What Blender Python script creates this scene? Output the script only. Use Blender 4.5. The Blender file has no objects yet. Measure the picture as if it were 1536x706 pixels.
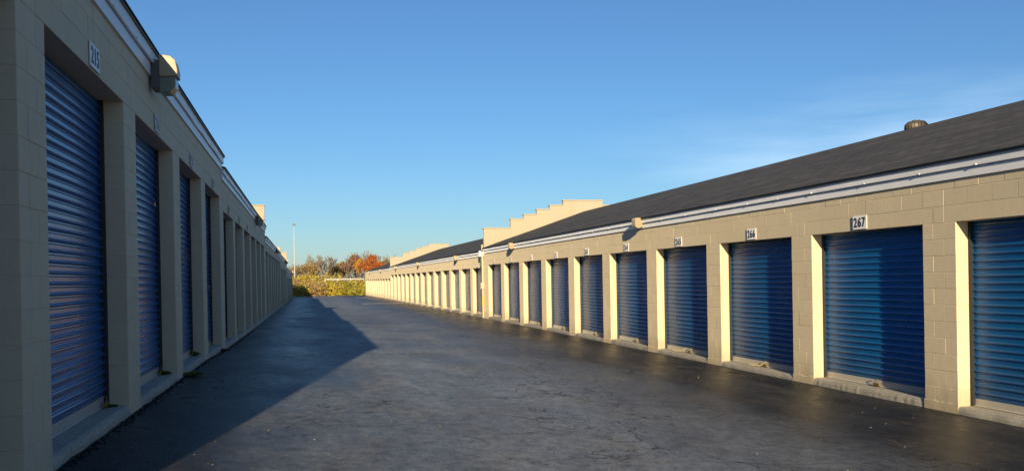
import bpy, bmesh, math, random
import numpy as np
from mathutils import Vector, Matrix, noise

random.seed(7)
S = bpy.context.scene
COL = S.collection

# ------------------------------------------------------------------ camera
EYE = 1.75
cam_d = bpy.data.cameras.new('camera'); cam = bpy.data.objects.new('camera', cam_d); COL.objects.link(cam)
cam_d.sensor_width = 36.0; cam_d.lens = 1382.0 / 1536.0 * 36.0
cam_d.shift_y = 0.04633; cam_d.clip_end = 6000; cam_d.clip_start = 0.05
yaw, pit, rol = math.radians(12.6396), math.radians(-0.3), 0.018
F = Vector((math.sin(yaw) * math.cos(pit), math.cos(yaw) * math.cos(pit), math.sin(pit)))
R = Vector((math.cos(yaw), -math.sin(yaw), 0)); U = R.cross(F)
R2 = R * math.cos(rol) - U * math.sin(rol); U2 = R * math.sin(rol) + U * math.cos(rol)
M = Matrix((( R2.x, U2.x, -F.x, 0), (R2.y, U2.y, -F.y, 0), (R2.z, U2.z, -F.z, EYE), (0, 0, 0, 1)))
cam.matrix_world = M
S.camera = cam

# ------------------------------------------------------------------ light
SUN_EL, SUN_AZ = 12.5, 9.8      # the light travels away from the camera and a little to the right
w = bpy.data.worlds.new('World'); S.world = w; w.use_nodes = True
wn = w.node_tree.nodes; wl = w.node_tree.links; wn.clear()
sky = wn.new('ShaderNodeTexSky'); sky.sky_type = 'NISHITA'; sky.sun_disc = False
sky.sun_elevation = math.radians(SUN_EL); sky.sun_rotation = math.radians(180 + SUN_AZ)
sky.altitude = 100; sky.air_density = 1.0; sky.dust_density = 0.25; sky.ozone_density = 5.5
tc = wn.new('ShaderNodeTexCoord')
# thin high cirrus, a faint streaky veil low over the right-hand roof
mp = wn.new('ShaderNodeMapping'); mp.inputs['Scale'].default_value = (2.0, 2.0, 16.0)
mp.inputs['Rotation'].default_value = (0.05, -0.16, 0)
cn = wn.new('ShaderNodeTexNoise'); cn.inputs['Scale'].default_value = 1.5; cn.inputs['Detail'].default_value = 5
cr = wn.new('ShaderNodeValToRGB'); cr.color_ramp.elements[0].position = 0.40; cr.color_ramp.elements[1].position = 0.70
cr.color_ramp.elements[0].color = (0, 0, 0, 1); cr.color_ramp.elements[1].color = (0.42, 0.42, 0.42, 1)
sx = wn.new('ShaderNodeSeparateXYZ')
band = wn.new('ShaderNodeMapRange'); band.inputs[1].default_value = 0.20; band.inputs[2].default_value = 0.13; band.inputs[3].default_value = 0.0; band.inputs[4].default_value = 1.0
mulc = wn.new('ShaderNodeMath'); mulc.operation = 'MULTIPLY'
mixc = wn.new('ShaderNodeMixRGB'); mixc.inputs[2].default_value = (9.0, 10.5, 12.5, 1)
bg = wn.new('ShaderNodeBackground'); bg.inputs[1].default_value = 0.070
wo = wn.new('ShaderNodeOutputWorld')
wl.new(tc.outputs['Generated'], mp.inputs[0]); wl.new(mp.outputs[0], cn.inputs['Vector']); wl.new(cn.outputs[0], cr.inputs[0])
wl.new(tc.outputs['Generated'], sx.inputs[0]); wl.new(sx.outputs[2], band.inputs[0])
bx = wn.new('ShaderNodeMapRange'); bx.inputs[1].default_value = 0.28; bx.inputs[2].default_value = 0.6; wl.new(sx.outputs[0], bx.inputs[0])
mul2 = wn.new('ShaderNodeMath'); mul2.operation = 'MULTIPLY'; wl.new(band.outputs[0], mul2.inputs[0]); wl.new(bx.outputs[0], mul2.inputs[1])
wl.new(cr.outputs[0], mulc.inputs[0]); wl.new(mul2.outputs[0], mulc.inputs[1])
wl.new(mulc.outputs[0], mixc.inputs[0]); wl.new(sky.outputs[0], mixc.inputs[1]); wl.new(mixc.outputs[0], bg.inputs[0]); wl.new(bg.outputs[0], wo.inputs[0])

sd = bpy.data.lights.new('sun', 'SUN'); sd.energy = 4.1; sd.angle = math.radians(0.5); sd.color = (1.0, 0.80, 0.51)
sun = bpy.data.objects.new('sun', sd); COL.objects.link(sun)
ld = Vector((math.sin(math.radians(SUN_AZ)) * math.cos(math.radians(SUN_EL)), math.cos(math.radians(SUN_AZ)) * math.cos(math.radians(SUN_EL)), -math.sin(math.radians(SUN_EL))))
sun.rotation_euler = ld.to_track_quat('-Z', 'Y').to_euler(); sun.location = (-20, -80, 30)

S.view_settings.view_transform = 'Standard'; S.view_settings.look = 'None'
S.view_settings.exposure = 0.86; S.view_settings.gamma = 1.0
S.view_settings.use_curve_mapping = False

# ------------------------------------------------------------------ helpers
def props(o, label=None, cat=None, group=None, kind=None):
    if label: o['label'] = label
    if cat: o['category'] = cat
    if group: o['group'] = group
    if kind: o['kind'] = kind
    return o

class MB:
    def __init__(self): self.v = []; self.f = []
    def box(self, x0, x1, y0, y1, z0, z1):
        if x1 < x0: x0, x1 = x1, x0
        n = len(self.v)
        self.v += [(x0,y0,z0),(x1,y0,z0),(x1,y1,z0),(x0,y1,z0),(x0,y0,z1),(x1,y0,z1),(x1,y1,z1),(x0,y1,z1)]
        self.f += [(n,n+3,n+2,n+1),(n+4,n+5,n+6,n+7),(n,n+1,n+5,n+4),(n+1,n+2,n+6,n+5),(n+2,n+3,n+7,n+6),(n+3,n,n+4,n+7)]
    def poly(self, pts):
        n = len(self.v); self.v += [tuple(p) for p in pts]; self.f.append(tuple(range(n, n + len(pts))))
    def extr_y(self, prof, ys, closed=True, caps=True):
        """prof: list of (x,z); swept along the list ys"""
        n = len(self.v); k = len(prof)
        for y in ys:
            self.v += [(p[0], y, p[1]) for p in prof]
        for i in range(len(ys) - 1):
            for j in range(k if closed else k - 1):
                a = n + i*k + j; b = n + i*k + (j+1) % k
                self.f.append((a, b, b + k, a + k))
        if caps and closed:
            self.f.append(tuple(n + j for j in range(k))); e = n + (len(ys)-1)*k
            self.f.append(tuple(e + j for j in reversed(range(k))))
    def tube(self, pts, rads, seg=6):
        n = len(self.v); pts = [Vector(p) for p in pts]
        for i, p in enumerate(pts):
            t = (pts[min(i+1, len(pts)-1)] - pts[max(i-1, 0)]).normalized()
            u = t.cross(Vector((0, 0, 1)) if abs(t.z) < .9 else Vector((1, 0, 0))).normalized(); v = t.cross(u)
            r = rads[i] if isinstance(rads, (list, tuple)) else rads
            for s in range(seg):
                a = 2*math.pi*s/seg; q = p + u*math.cos(a)*r + v*math.sin(a)*r; self.v.append(tuple(q))
        for i in range(len(pts)-1):
            for s in range(seg):
                a = n+i*seg+s; b = n+i*seg+(s+1) % seg; self.f.append((a, b, b+seg, a+seg))
        self.f.append(tuple(n+s for s in range(seg))); e = n+(len(pts)-1)*seg; self.f.append(tuple(e+s for s in reversed(range(seg))))
    def mesh(self, name, mat, recalc=True, smooth=False, bevel=0):
        me = bpy.data.meshes.new(name); me.from_pydata(self.v, [], self.f); me.update()
        if recalc or bevel:
            bm = bmesh.new(); bm.from_mesh(me)
            bmesh.ops.recalc_face_normals(bm, faces=bm.faces)
            if bevel: bmesh.ops.bevel(bm, geom=list(bm.edges), offset=bevel, segments=1, affect='EDGES', profile=.5)
            bm.to_mesh(me); bm.free()
        if mat: me.materials.append(mat)
        if smooth:
            for p in me.polygons: p.use_smooth = True
        return me
    def obj(self, name, mat, parent=None, **k):
        return link(name, self.mesh(name, mat, **k), parent)

def link(name, me, parent=None, loc=None):
    o = bpy.data.objects.new(name, me); COL.objects.link(o)
    if parent: o.parent = parent
    if loc is not None: o.location = loc
    return o

def empty(name, loc):
    o = bpy.data.objects.new(name, None); COL.objects.link(o); o.location = loc; o.empty_display_size = .3
    return o

# ------------------------------------------------------------------ materials
def mat(name):
    m = bpy.data.materials.new(name); m.use_nodes = True
    nt = m.node_tree; b = nt.nodes['Principled BSDF']
    return m, nt, b
def N(nt, t, **k):
    n = nt.nodes.new(t)
    for a, v in k.items():
        if a in ('scale', 'detail', 'roughness', 'distortion'): n.inputs[a.capitalize()].default_value = v
        else: setattr(n, a, v)
    return n
def coords(nt, scale=(1, 1, 1), kind='Object'):
    t = nt.nodes.new('ShaderNodeTexCoord'); m = nt.nodes.new('ShaderNodeMapping'); m.inputs['Scale'].default_value = scale
    nt.links.new(t.outputs[kind], m.inputs[0]); return m.outputs[0]
def worldpos(nt, scale=(1, 1, 1)):
    g = nt.nodes.new('ShaderNodeNewGeometry'); m = nt.nodes.new('ShaderNodeMapping'); m.inputs['Scale'].default_value = scale
    nt.links.new(g.outputs['Position'], m.inputs[0]); return m.outputs[0]
def ramp(nt, src, stops):
    r = nt.nodes.new('ShaderNodeValToRGB'); e = r.color_ramp.elements
    while len(e) < len(stops): e.new(0.5)
    for i, (p, c) in enumerate(stops):
        e[i].position = p; e[i].color = (c, c, c, 1) if isinstance(c, (int, float)) else (*c, 1)
    nt.links.new(src, r.inputs[0]); return r.outputs[0]
def noise_tex(nt, vec, scale, detail=4, rough=.5, dist=0):
    n = nt.nodes.new('ShaderNodeTexNoise'); n.inputs['Scale'].default_value = scale; n.inputs['Detail'].default_value = detail
    n.inputs['Roughness'].default_value = rough; n.inputs['Distortion'].default_value = dist
    nt.links.new(vec, n.inputs['Vector']); return n.outputs[0]
def mixc_(nt, fac, a, b, mode='MIX'):
    m = nt.nodes.new('ShaderNodeMixRGB'); m.blend_type = mode
    for i, s in enumerate((fac, a, b)):
        if isinstance(s, (int, float)): m.inputs[i].default_value = s if i == 0 else (s, s, s, 1)
        elif isinstance(s, tuple): m.inputs[i].default_value = (*s, 1)
        else: nt.links.new(s, m.inputs[i])
    return m.outputs[0]
def math_(nt, op, a, b=0.0):
    m = nt.nodes.new('ShaderNodeMath'); m.operation = op
    for i, s in enumerate((a, b)):
        if isinstance(s, (int, float)): m.inputs[i].default_value = s
        else: nt.links.new(s, m.inputs[i])
    return m.outputs[0]
def bump(nt, b, h, dist=.01, strength=.5):
    n = nt.nodes.new('ShaderNodeBump'); n.inputs['Distance'].default_value = dist; n.inputs['Strength'].default_value = strength
    nt.links.new(h, n.inputs['Height']); nt.links.new(n.outputs[0], b.inputs['Normal']); return n

def paint_mat(name, col, col2, dirt=(.16, .13, .08), rough=.72):
    m, nt, b = mat(name); p = worldpos(nt)
    n1 = noise_tex(nt, p, .9, 5, .6); n2 = noise_tex(nt, p, 14, 4, .6)
    c = mixc_(nt, ramp(nt, n1, [(.35, 0), (.7, 1)]), col, col2)
    c = mixc_(nt, math_(nt, 'MULTIPLY', ramp(nt, n2, [(.45, 0), (.8, 1)]), .25), c, tuple(x*.7 for x in col))
    # per-block tone
    oi = nt.nodes.new('ShaderNodeObjectInfo')
    c = mixc_(nt, math_(nt, 'MULTIPLY', oi.outputs['Random'], .13), c, tuple(x*.72 for x in col2))
    # splash dirt close to the ground
    g = nt.nodes.new('ShaderNodeNewGeometry'); s = nt.nodes.new('ShaderNodeSeparateXYZ'); nt.links.new(g.outputs['Position'], s.inputs[0])
    zz = math_(nt, 'ADD', s.outputs[2], math_(nt, 'MULTIPLY', noise_tex(nt, worldpos(nt, (3, 3, 1)), 1.6, 5, .65), -.75))
    f = ramp(nt, math_(nt, 'ADD', zz, .5), [(0.15, .75), (.55, 0)])
    c = mixc_(nt, math_(nt, 'MULTIPLY', f, .55), c, dirt)
    # rain streaks
    st = noise_tex(nt, worldpos(nt, (5, 5, .25)), 1.3, 4, .6)
    c = mixc_(nt, math_(nt, 'MULTIPLY', ramp(nt, st, [(.55, 0), (.8, 1)]), .22), c, tuple(x*.55 for x in col))
    nt.links.new(c, b.inputs['Base Color']); b.inputs['Roughness'].default_value = rough; b.inputs['Diffuse Roughness'].default_value = .5; b.inputs['Specular IOR Level'].default_value = .3
    h = math_(nt, 'ADD', noise_tex(nt, p, 90, 3, .6), math_(nt, 'MULTIPLY', noise_tex(nt, p, 25, 3, .6), 1.2))
    bump(nt, b, h, .003, .28)
    return m
M_paint = paint_mat('painted_block', (.69, .595, .42), (.65, .56, .39))
M_mortar = paint_mat('painted_joint', (.65, .56, .395), (.61, .525, .37))
M_stucco = paint_mat('parapet_paint', (.47, .42, .315), (.44, .39, .29))

def metal_paint(name, col, rough=.35, metallic=0.0, coat=0, var=.2, bumpd=.0015):
    m, nt, b = mat(name); p = worldpos(nt)
    n1 = noise_tex(nt, p, 3, 5, .6)
    c = mixc_(nt, math_(nt, 'MULTIPLY', ramp(nt, n1, [(.35, 0), (.75, 1)]), var), col, tuple(x*.55+.03 for x in col))
    nt.links.new(c, b.inputs['Base Color']); b.inputs['Metallic'].default_value = metallic; b.inputs['Diffuse Roughness'].default_value = .6
    r = math_(nt, 'ADD', math_(nt, 'MULTIPLY', noise_tex(nt, p, 9, 4, .6), .2), rough - .1)
    nt.links.new(r, b.inputs['Roughness'])
    if coat: b.inputs['Coat Weight'].default_value = coat; b.inputs['Coat Roughness'].default_value = .2
    bump(nt, b, noise_tex(nt, worldpos(nt, (1, 1, .6)), 2.2, 3, .5), bumpd*6, .35)
    return m
def door_mat():
    m, nt, b = mat('blue_door_paint')
    oi = nt.nodes.new('ShaderNodeObjectInfo')
    p = worldpos(nt)
    n1 = noise_tex(nt, p, 1.7, 4, .6)
    st = noise_tex(nt, worldpos(nt, (6, 6, .5)), 2, 4, .65)
    c = mixc_(nt, ramp(nt, n1, [(.3, 0), (.75, 1)]), (.004, .128, .35), (.006, .155, .42))
    c = mixc_(nt, math_(nt, 'MULTIPLY', oi.outputs['Random'], .5), c, (.008, .085, .23))
    c = mixc_(nt, math_(nt, 'MULTIPLY', ramp(nt, st, [(.5, 0), (.85, 1)]), .25), c, (.04, .12, .28))
    ob = nt.nodes.new('ShaderNodeTexCoord'); so = nt.nodes.new('ShaderNodeSeparateXYZ'); nt.links.new(ob.outputs['Object'], so.inputs[0])
    low = math_(nt, 'ADD', so.outputs[2], math_(nt, 'MULTIPLY', noise_tex(nt, worldpos(nt, (3, 3, 2)), 2, 5, .7), -.9))
    c = mixc_(nt, ramp(nt, math_(nt, 'ADD', low, .5), [(.05, .28), (.55, 0)]), c, (.10, .10, .10))
    nt.links.new(c, b.inputs['Base Color'])
    r = math_(nt, 'ADD', math_(nt, 'MULTIPLY', noise_tex(nt, p, 1.2, 3, .5), .10), .24)
    nt.links.new(r, b.inputs['Roughness'])
    b.inputs['Specular IOR Level'].default_value = .35
    b.inputs['Coat Weight'].default_value = .06; b.inputs['Coat Roughness'].default_value = .14
    bump(nt, b, noise_tex(nt, worldpos(nt, (1, 1, 1)), 1.0, 1, .5), .008, .2)
    return m
M_door = door_mat()
M_bar = metal_paint('door_bottom_bar', (.52, .49, .43), .45, .25)
M_track = metal_paint('dark_track', (.025, .03, .04), .5, .3)
M_steel = metal_paint('galvanised_steel', (.45, .46, .47), .35, .8)
M_vent = metal_paint('weathered_vent', (.11, .095, .07), .5, .3)
M_brass = metal_paint('brass', (.45, .33, .12), .35, .9)
M_gutter = metal_paint('white_gutter', (.80, .82, .86), .42, .0, var=.10)
M_trim = metal_paint('white_trim', (.60, .61, .64), .5, var=.3)
M_drip = metal_paint('dark_drip_edge', (.04, .045, .055), .5)
M_lamp = metal_paint('lamp_housing', (.40, .33, .20), .45, var=.25)
M_lampdk = metal_paint('lamp_back', (.10, .10, .09), .5)
M_pipe = metal_paint('painted_pipe', (.62, .52, .33), .5)
M_yel = metal_paint('yellow_tape', (.75, .55, .02), .5)
M_pole = metal_paint('pole_paint', (.62, .62, .60), .4, .3)
M_rail = metal_paint('guard_rail', (.58, .57, .54), .4, .3)
M_plate = metal_paint('sign_plate', (.88, .88, .88), .5, var=.1)
M_plate2 = metal_paint('faded_plate', (.62, .58, .52), .6, var=.5)
M_ink = metal_paint('black_ink', (.012, .012, .016), .5)
M_inkb = metal_paint('blue_ink', (.03, .05, .12), .5)
M_inkr = metal_paint('faded_ink', (.30, .16, .14), .6)
M_inkf = metal_paint('pale_ink', (.42, .40, .40), .6)

def glass_lens():
    m, nt, b = mat('prismatic_lens'); b.inputs['Base Color'].default_value = (.20, .23, .17, 1); b.inputs['Roughness'].default_value = .22
    b.inputs['Transmission Weight'].default_value = .35; b.inputs['IOR'].default_value = 1.49
    return m
M_lens = glass_lens()

def concrete_mat():
    m, nt, b = mat('rough_concrete'); p = worldpos(nt)
    c = mixc_(nt, ramp(nt, noise_tex(nt, p, 3, 6, .65), [(.3, 0), (.75, 1)]), (.58, .53, .42), (.42, .39, .32))
    c = mixc_(nt, ramp(nt, noise_tex(nt, p, 60, 3, .7), [(.5, 0), (.75, .6)]), c, (.10, .095, .085))
    nt.links.new(c, b.inputs['Base Color']); b.inputs['Roughness'].default_value = .85
    bump(nt, b, math_(nt, 'ADD', noise_tex(nt, p, 70, 4, .7), noise_tex(nt, p, 12, 3, .6)), .012, .8)
    return m
M_conc = concrete_mat()

def shingle_mat():
    m, nt, b = mat('asphalt_shingles')
    t = nt.nodes.new('ShaderNodeUVMap'); mp_ = nt.nodes.new('ShaderNodeMapping'); nt.links.new(t.outputs[0], mp_.inputs[0])
    br = nt.nodes.new('ShaderNodeTexBrick'); nt.links.new(mp_.outputs[0], br.inputs['Vector'])
    br.inputs['Scale'].default_value = 1; br.inputs['Brick Width'].default_value = .31; br.inputs['Row Height'].default_value = .14
    br.inputs['Mortar Size'].default_value = .014; br.inputs['Mortar Smooth'].default_value = .3
    br.inputs['Color1'].default_value = (.050, .046, .040, 1); br.inputs['Color2'].default_value = (.135, .122, .105, 1); br.inputs['Mortar'].default_value = (.016, .015, .014, 1)
    p = worldpos(nt); wide = noise_tex(nt, worldpos(nt, (1.6, .22, 1.6)), 1.6, 8, .75)
    c = mixc_(nt, ramp(nt, wide, [(.36, 0), (.56, .6)]), br.outputs[0], (.040, .038, .036))
    c = mixc_(nt, ramp(nt, noise_tex(nt, worldpos(nt, (1.2, .3, 1.2)), 2.2, 5, .7), [(.50, 0), (.70, .8)]), c, (.145, .132, .112))
    c = mixc_(nt, ramp(nt, noise_tex(nt, p, 120, 2, .7), [(.45, 0), (.75, .5)]), c, (.13, .12, .10))
    nt.links.new(c, b.inputs['Base Color']); b.inputs['Roughness'].default_value = .9
    h = math_(nt, 'ADD', math_(nt, 'MULTIPLY', br.outputs['Fac'], -1.0), math_(nt, 'ADD', math_(nt, 'MULTIPLY', noise_tex(nt, p, 90, 3, .7), .6), math_(nt, 'MULTIPLY', wide, 2.0)))
    bump(nt, b, h, .012, .8)
    return m
M_roof = shingle_mat()

def asphalt_mat():
    m, nt, b = mat('sealed_asphalt'); p = worldpos(nt)
    big = noise_tex(nt, worldpos(nt, (.55, .10, 1)), 1.0, 6, .62, .4)
    mid = noise_tex(nt, worldpos(nt, (1, .45, 1)), 1.6, 6, .65)
    fine = noise_tex(nt, p, 55, 5, .75)
    s = nt.nodes.new('ShaderNodeSeparateXYZ'); nt.links.new(p, s.inputs[0])
    # worn grey middle, black sealer edges; tones also paint in lit lane, left shade
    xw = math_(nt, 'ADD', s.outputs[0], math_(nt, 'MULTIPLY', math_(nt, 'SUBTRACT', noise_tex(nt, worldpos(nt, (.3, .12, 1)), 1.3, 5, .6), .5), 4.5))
    wear_and_light = ramp(nt, math_(nt, 'DIVIDE', math_(nt, 'ADD', xw, 2.0), 10.0), [(.17, .0), (.27, .95), (.55, .78), (.76, 0)])
    base = mixc_(nt, wear_and_light, (.005, .007, .010), (.088, .103, .130))
    base = mixc_(nt, math_(nt, 'MULTIPLY', ramp(nt, big, [(.38, 0), (.62, 1)]), .5), base, (.030, .031, .035))
    base = mixc_(nt, math_(nt, 'MULTIPLY', ramp(nt, mid, [(.5, 0), (.75, 1)]), .35), base, (.075, .068, .062))
    grain = ramp(nt, fine, [(.32, .4), (.5, 1), (.70, 1.9)])
    base = mixc_(nt, .85, base, grain, 'MULTIPLY')
    mot = noise_tex(nt, worldpos(nt, (1, .7, 1)), 9, 7, .8)
    base = mixc_(nt, .9, base, ramp(nt, mot, [(.34, .45), (.5, 1), (.66, 1.5)]), 'MULTIPLY')
    pat = noise_tex(nt, worldpos(nt, (.8, .5, 1)), .9, 7, .72)
    base = mixc_(nt, .8, base, ramp(nt, pat, [(.36, .60), (.5, 1), (.64, 1.3)]), 'MULTIPLY')
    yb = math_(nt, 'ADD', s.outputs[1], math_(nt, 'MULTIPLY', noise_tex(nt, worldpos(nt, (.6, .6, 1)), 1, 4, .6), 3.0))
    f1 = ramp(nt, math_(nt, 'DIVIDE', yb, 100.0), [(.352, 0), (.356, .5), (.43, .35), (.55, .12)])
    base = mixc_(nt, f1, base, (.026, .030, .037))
    # shrinkage cracks
    dv = nt.nodes.new('ShaderNodeVectorMath'); dv.operation = 'ADD'
    dn = nt.nodes.new('ShaderNodeTexNoise'); dn.inputs['Scale'].default_value = 2.2; dn.inputs['Detail'].default_value = 5
    nt.links.new(p, dn.inputs['Vector']); ds = nt.nodes.new('ShaderNodeVectorMath'); ds.operation = 'SCALE'; ds.inputs['Scale'].default_value = .9
    nt.links.new(dn.outputs[1], ds.inputs[0]); nt.links.new(p, dv.inputs[0]); nt.links.new(ds.outputs[0], dv.inputs[1])
    def cracks(scale, width, m0, m1, mscale):
        v = nt.nodes.new('ShaderNodeTexVoronoi'); v.feature = 'DISTANCE_TO_EDGE'; v.inputs['Scale'].default_value = scale
        nt.links.new(dv.outputs[0], v.inputs['Vector'])
        line = ramp(nt, v.outputs['Distance'], [(0, 1), (width, 0)])
        mask = ramp(nt, noise_tex(nt, worldpos(nt, (1, .6, 1)), mscale, 4, .6), [(m0, 0), (m1, 1)])
        return math_(nt, 'MULTIPLY', line, mask)
    ck = math_(nt, 'MAXIMUM', cracks(.55, .005, .47, .56, .5), cracks(2.6, .018, .52, .60, .45))
    base = mixc_(nt, math_(nt, 'MULTIPLY', ck, .85), base, (.006, .006, .007))
    # leaf dust and grit along the right-hand sills
    edge = ramp(nt, math_(nt, 'ADD', math_(nt, 'MULTIPLY', s.outputs[0], .25), math_(nt, 'MULTIPLY', math_(nt, 'SUBTRACT', mid, .5), .5)), [(1.75/1.0 - .02 if False else .0, 0), (1, 0)])
    nt.links.new(base, b.inputs['Base Color'])
    r = math_(nt, 'ADD', math_(nt, 'MULTIPLY', wear_and_light, .20), math_(nt, 'ADD', math_(nt, 'ADD', math_(nt, 'MULTIPLY', mid, .3), math_(nt, 'MULTIPLY', pat, .3)), .09))
    r = math_(nt, 'ADD', r, math_(nt, 'MULTIPLY', ck, .3))
    nt.links.new(r, b.inputs['Roughness'])
    h = math_(nt, 'ADD', math_(nt, 'MULTIPLY', fine, .45), math_(nt, 'ADD', math_(nt, 'MULTIPLY', ck, -1.6), math_(nt, 'MULTIPLY', mot, 1.1)))
    bump(nt, b, h, .014, .7)
    nt.links.new(math_(nt, 'ADD', math_(nt, 'MULTIPLY', wear_and_light, .26), .10), b.inputs['Specular IOR Level']); b.inputs['Diffuse Roughness'].default_value = .8
    return m
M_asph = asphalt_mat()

def simple(name, col, col2, scale=3, rough=.9, bd=.0, trans=0):
    m, nt, b = mat(name); p = worldpos(nt)
    c = mixc_(nt, ramp(nt, noise_tex(nt, p, scale, 5, .65), [(.35, 0), (.68, 1)]), col, col2)
    nt.links.new(c, b.inputs['Base Color']); b.inputs['Roughness'].default_value = rough
    if bd: bump(nt, b, noise_tex(nt, p, scale*8, 4, .7), bd, .6)
    return m
M_ground = simple('dry_grass_ground', (.10, .095, .035), (.16, .12, .06), .6, .95, .05)
M_bark = simple('bark', (.15, .125, .105), (.23, .195, .17), 4)
M_strip = simple('pale_concrete_strip', (.62, .59, .52), (.45, .42, .37), 2, .8, .005)
M_road = simple('far_road', (.06, .06, .06), (.08, .08, .08), 1, .8)

def leaf_mat(name, cols):
    m, nt, b = mat(name)
    wn_ = nt.nodes.new('ShaderNodeTexWhiteNoise'); wn_.noise_dimensions = '3D'
    gm = worldpos(nt); sn = nt.nodes.new('ShaderNodeVectorMath'); sn.operation = 'SNAP'; sn.inputs[1].default_value = (.35, .35, .35)
    nt.links.new(gm, sn.inputs[0]); nt.links.new(sn.outputs[0], wn_.inputs['Vector'])
    v = math_(nt, 'ADD', math_(nt, 'MULTIPLY', wn_.outputs['Value'], .45), math_(nt, 'MULTIPLY', noise_tex(nt, gm, .45, 4, .6), .75))
    r = nt.nodes.new('ShaderNodeValToRGB'); e = r.color_ramp.elements
    while len(e) < len(cols): e.new(.5)
    for i, c in enumerate(cols): e[i].position = .2 + .65*i/(len(cols)-1); e[i].color = (*c, 1)
    nt.links.new(v, r.inputs[0]); nt.links.new(r.outputs[0], b.inputs['Base Color']); b.inputs['Roughness'].default_value = .7
    tr = nt.nodes.new('ShaderNodeBsdfTranslucent'); nt.links.new(r.outputs[0], tr.inputs[0])
    mx = nt.nodes.new('ShaderNodeMixShader'); mx.inputs[0].default_value = .3
    nt.links.new(b.outputs[0], mx.inputs[1]); nt.links.new(tr.outputs[0], mx.inputs[2]); nt.links.new(mx.outputs[0], nt.nodes['Material Output'].inputs[0])
    return m
L_yel = leaf_mat('yellow_leaves', [(.28, .22, .02), (.52, .40, .03), (.40, .34, .04), (.62, .48, .06)])
L_brn = leaf_mat('brown_leaves', [(.22, .13, .05), (.42, .28, .10), (.32, .20, .08), (.52, .38, .15)])
L_grn = leaf_mat('olive_leaves', [(.14, .15, .02), (.30, .28, .035), (.42, .36, .05)])
L_org = leaf_mat('orange_leaves', [(.30, .08, .02), (.48, .15, .03), (.38, .12, .03)])
L_gld = leaf_mat('golden_leaves', [(.42, .24, .03), (.55, .30, .04), (.45, .20, .03)])
L_red = leaf_mat('russet_leaves', [(.22, .09, .05), (.30, .14, .08), (.24, .13, .09)])
L_tan = leaf_mat('tan_leaves', [(.28, .20, .07), (.35, .26, .10), (.24, .18, .06)])
L_weed = leaf_mat('weed_leaves', [(.05, .09, .01), (.12, .16, .02), (.20, .20, .03)])
L_lit = leaf_mat('litter_leaves', [(.20, .15, .09), (.34, .27, .17), (.50, .45, .34)])

# ------------------------------------------------------------------ terrain
XL, XR = -1.61, 7.70
def interp(t, pts):
    if t <= pts[0][0]: return pts[0][1]
    for (a, x), (b, y) in zip(pts, pts[1:]):
        if t <= b: return x + (y-x)*(t-a)/(b-a)
    return pts[-1][1]
GL = [(5, .57), (9.7, .54), (16, .50), (20, .40), (27, .33), (32, .30), (63, .1), (86, -.08), (122, -.2)]
GR = [(0, 0), (30, .02), (42, 0), (60, -.05), (86, -.1), (122, -.2)]
def G(x, y):
    t = min(max((x - XL)/(XR - XL), -.05), 1.05)
    return interp(y, GL)*(1-t) + interp(y, GR)*t

m = MB(); xs = [-2.0 + 10.1*i/24 for i in range(25)]
ys = []; y = -30.0
while y < 126.2: ys.append(y); y += .5 if 2 < y < 30 else 1.5
ys.append(126.3)
for y in ys:
    for x in xs:
        e = noise.noise(Vector((x*.5, y*.25, 0)))*.018
        yy = y + (noise.noise(Vector((x*.8, 3.1, 0)))*.5 if y > 126 else 0)
        m.v.append((x, yy, G(x, y) + e*(1 if -1.3 < x < 7.4 else .2)))
nx = len(xs)
for i in range(len(ys)-1):
    for j in range(nx-1):
        a = i*nx+j; m.f.append((a, a+1, a+nx+1, a+nx))
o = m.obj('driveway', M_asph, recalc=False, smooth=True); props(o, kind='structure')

m = MB(); gx = [-3000, -600, -200, -80, -40, -20, -8, 0, 8, 20, 40, 80, 200, 600, 3000]
gy = [-2000, -400, -100, -30, 60, 120, 127, 134, 140, 144, 148, 153, 158, 164, 180, 220, 300, 600, 1500, 4000]
def GZ(x, y): return interp(y, [(126, -.42), (134, -.3), (140, .3), (148, 1.45), (153, 1.5), (164, .5), (180, .0)])
for y in gy:
    for x in gx: m.v.append((x, y, GZ(x, y)))
for i in range(len(gy)-1):
    for j in range(len(gx)-1):
        a = i*len(gx)+j; m.f.append((a, a+1, a+len(gx)+1, a+len(gx)))
props(m.obj('ground', M_ground, recalc=False), kind='structure')
m = MB(); m.poly([(-400, 148.6, 1.49), (400, 148.6, 1.49), (400, 152.6, 1.53), (-400, 152.6, 1.53)])
props(m.obj('embankment_road', M_road, recalc=False), kind='structure')
# pale worn strip of concrete crossing the lane by the right-hand doors
m = MB()
for (x0, x1, y0, y1) in [(4.2, 7.4, 70.5, 72.6), (6.1, 7.3, 92, 94.5), (5.4, 6.9, 101, 104)]:
    n = 12; top = []; bot = []
    for i in range(n+1):
        x = x0+(x1-x0)*i/n
        top.append((x, y1+noise.noise(Vector((x*2, y0, 1)))*.5, G(x, y1)+.022)); bot.append((x, y0+noise.noise(Vector((x*2, y0, 5)))*.5, G(x, y0)+.022))
    m.poly(bot + top[::-1])
props(m.obj('concrete_strip', M_strip, recalc=False), kind='structure')

# ------------------------------------------------------------------ storage rows
BL, BH, JT = .4064, .2032, .005
block_cache = {}
def block_mesh(l, h, d):
    k = (round(l, 3), round(h, 3), round(d, 3))
    if k not in block_cache:
        b = MB(); b.box(-d/2, d/2, -l/2+JT/2, l/2-JT/2, -h/2+JT/2, h/2-JT/2)
        block_cache[k] = b.mesh('block', M_paint, bevel=.003)
    return block_cache[k]

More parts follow.
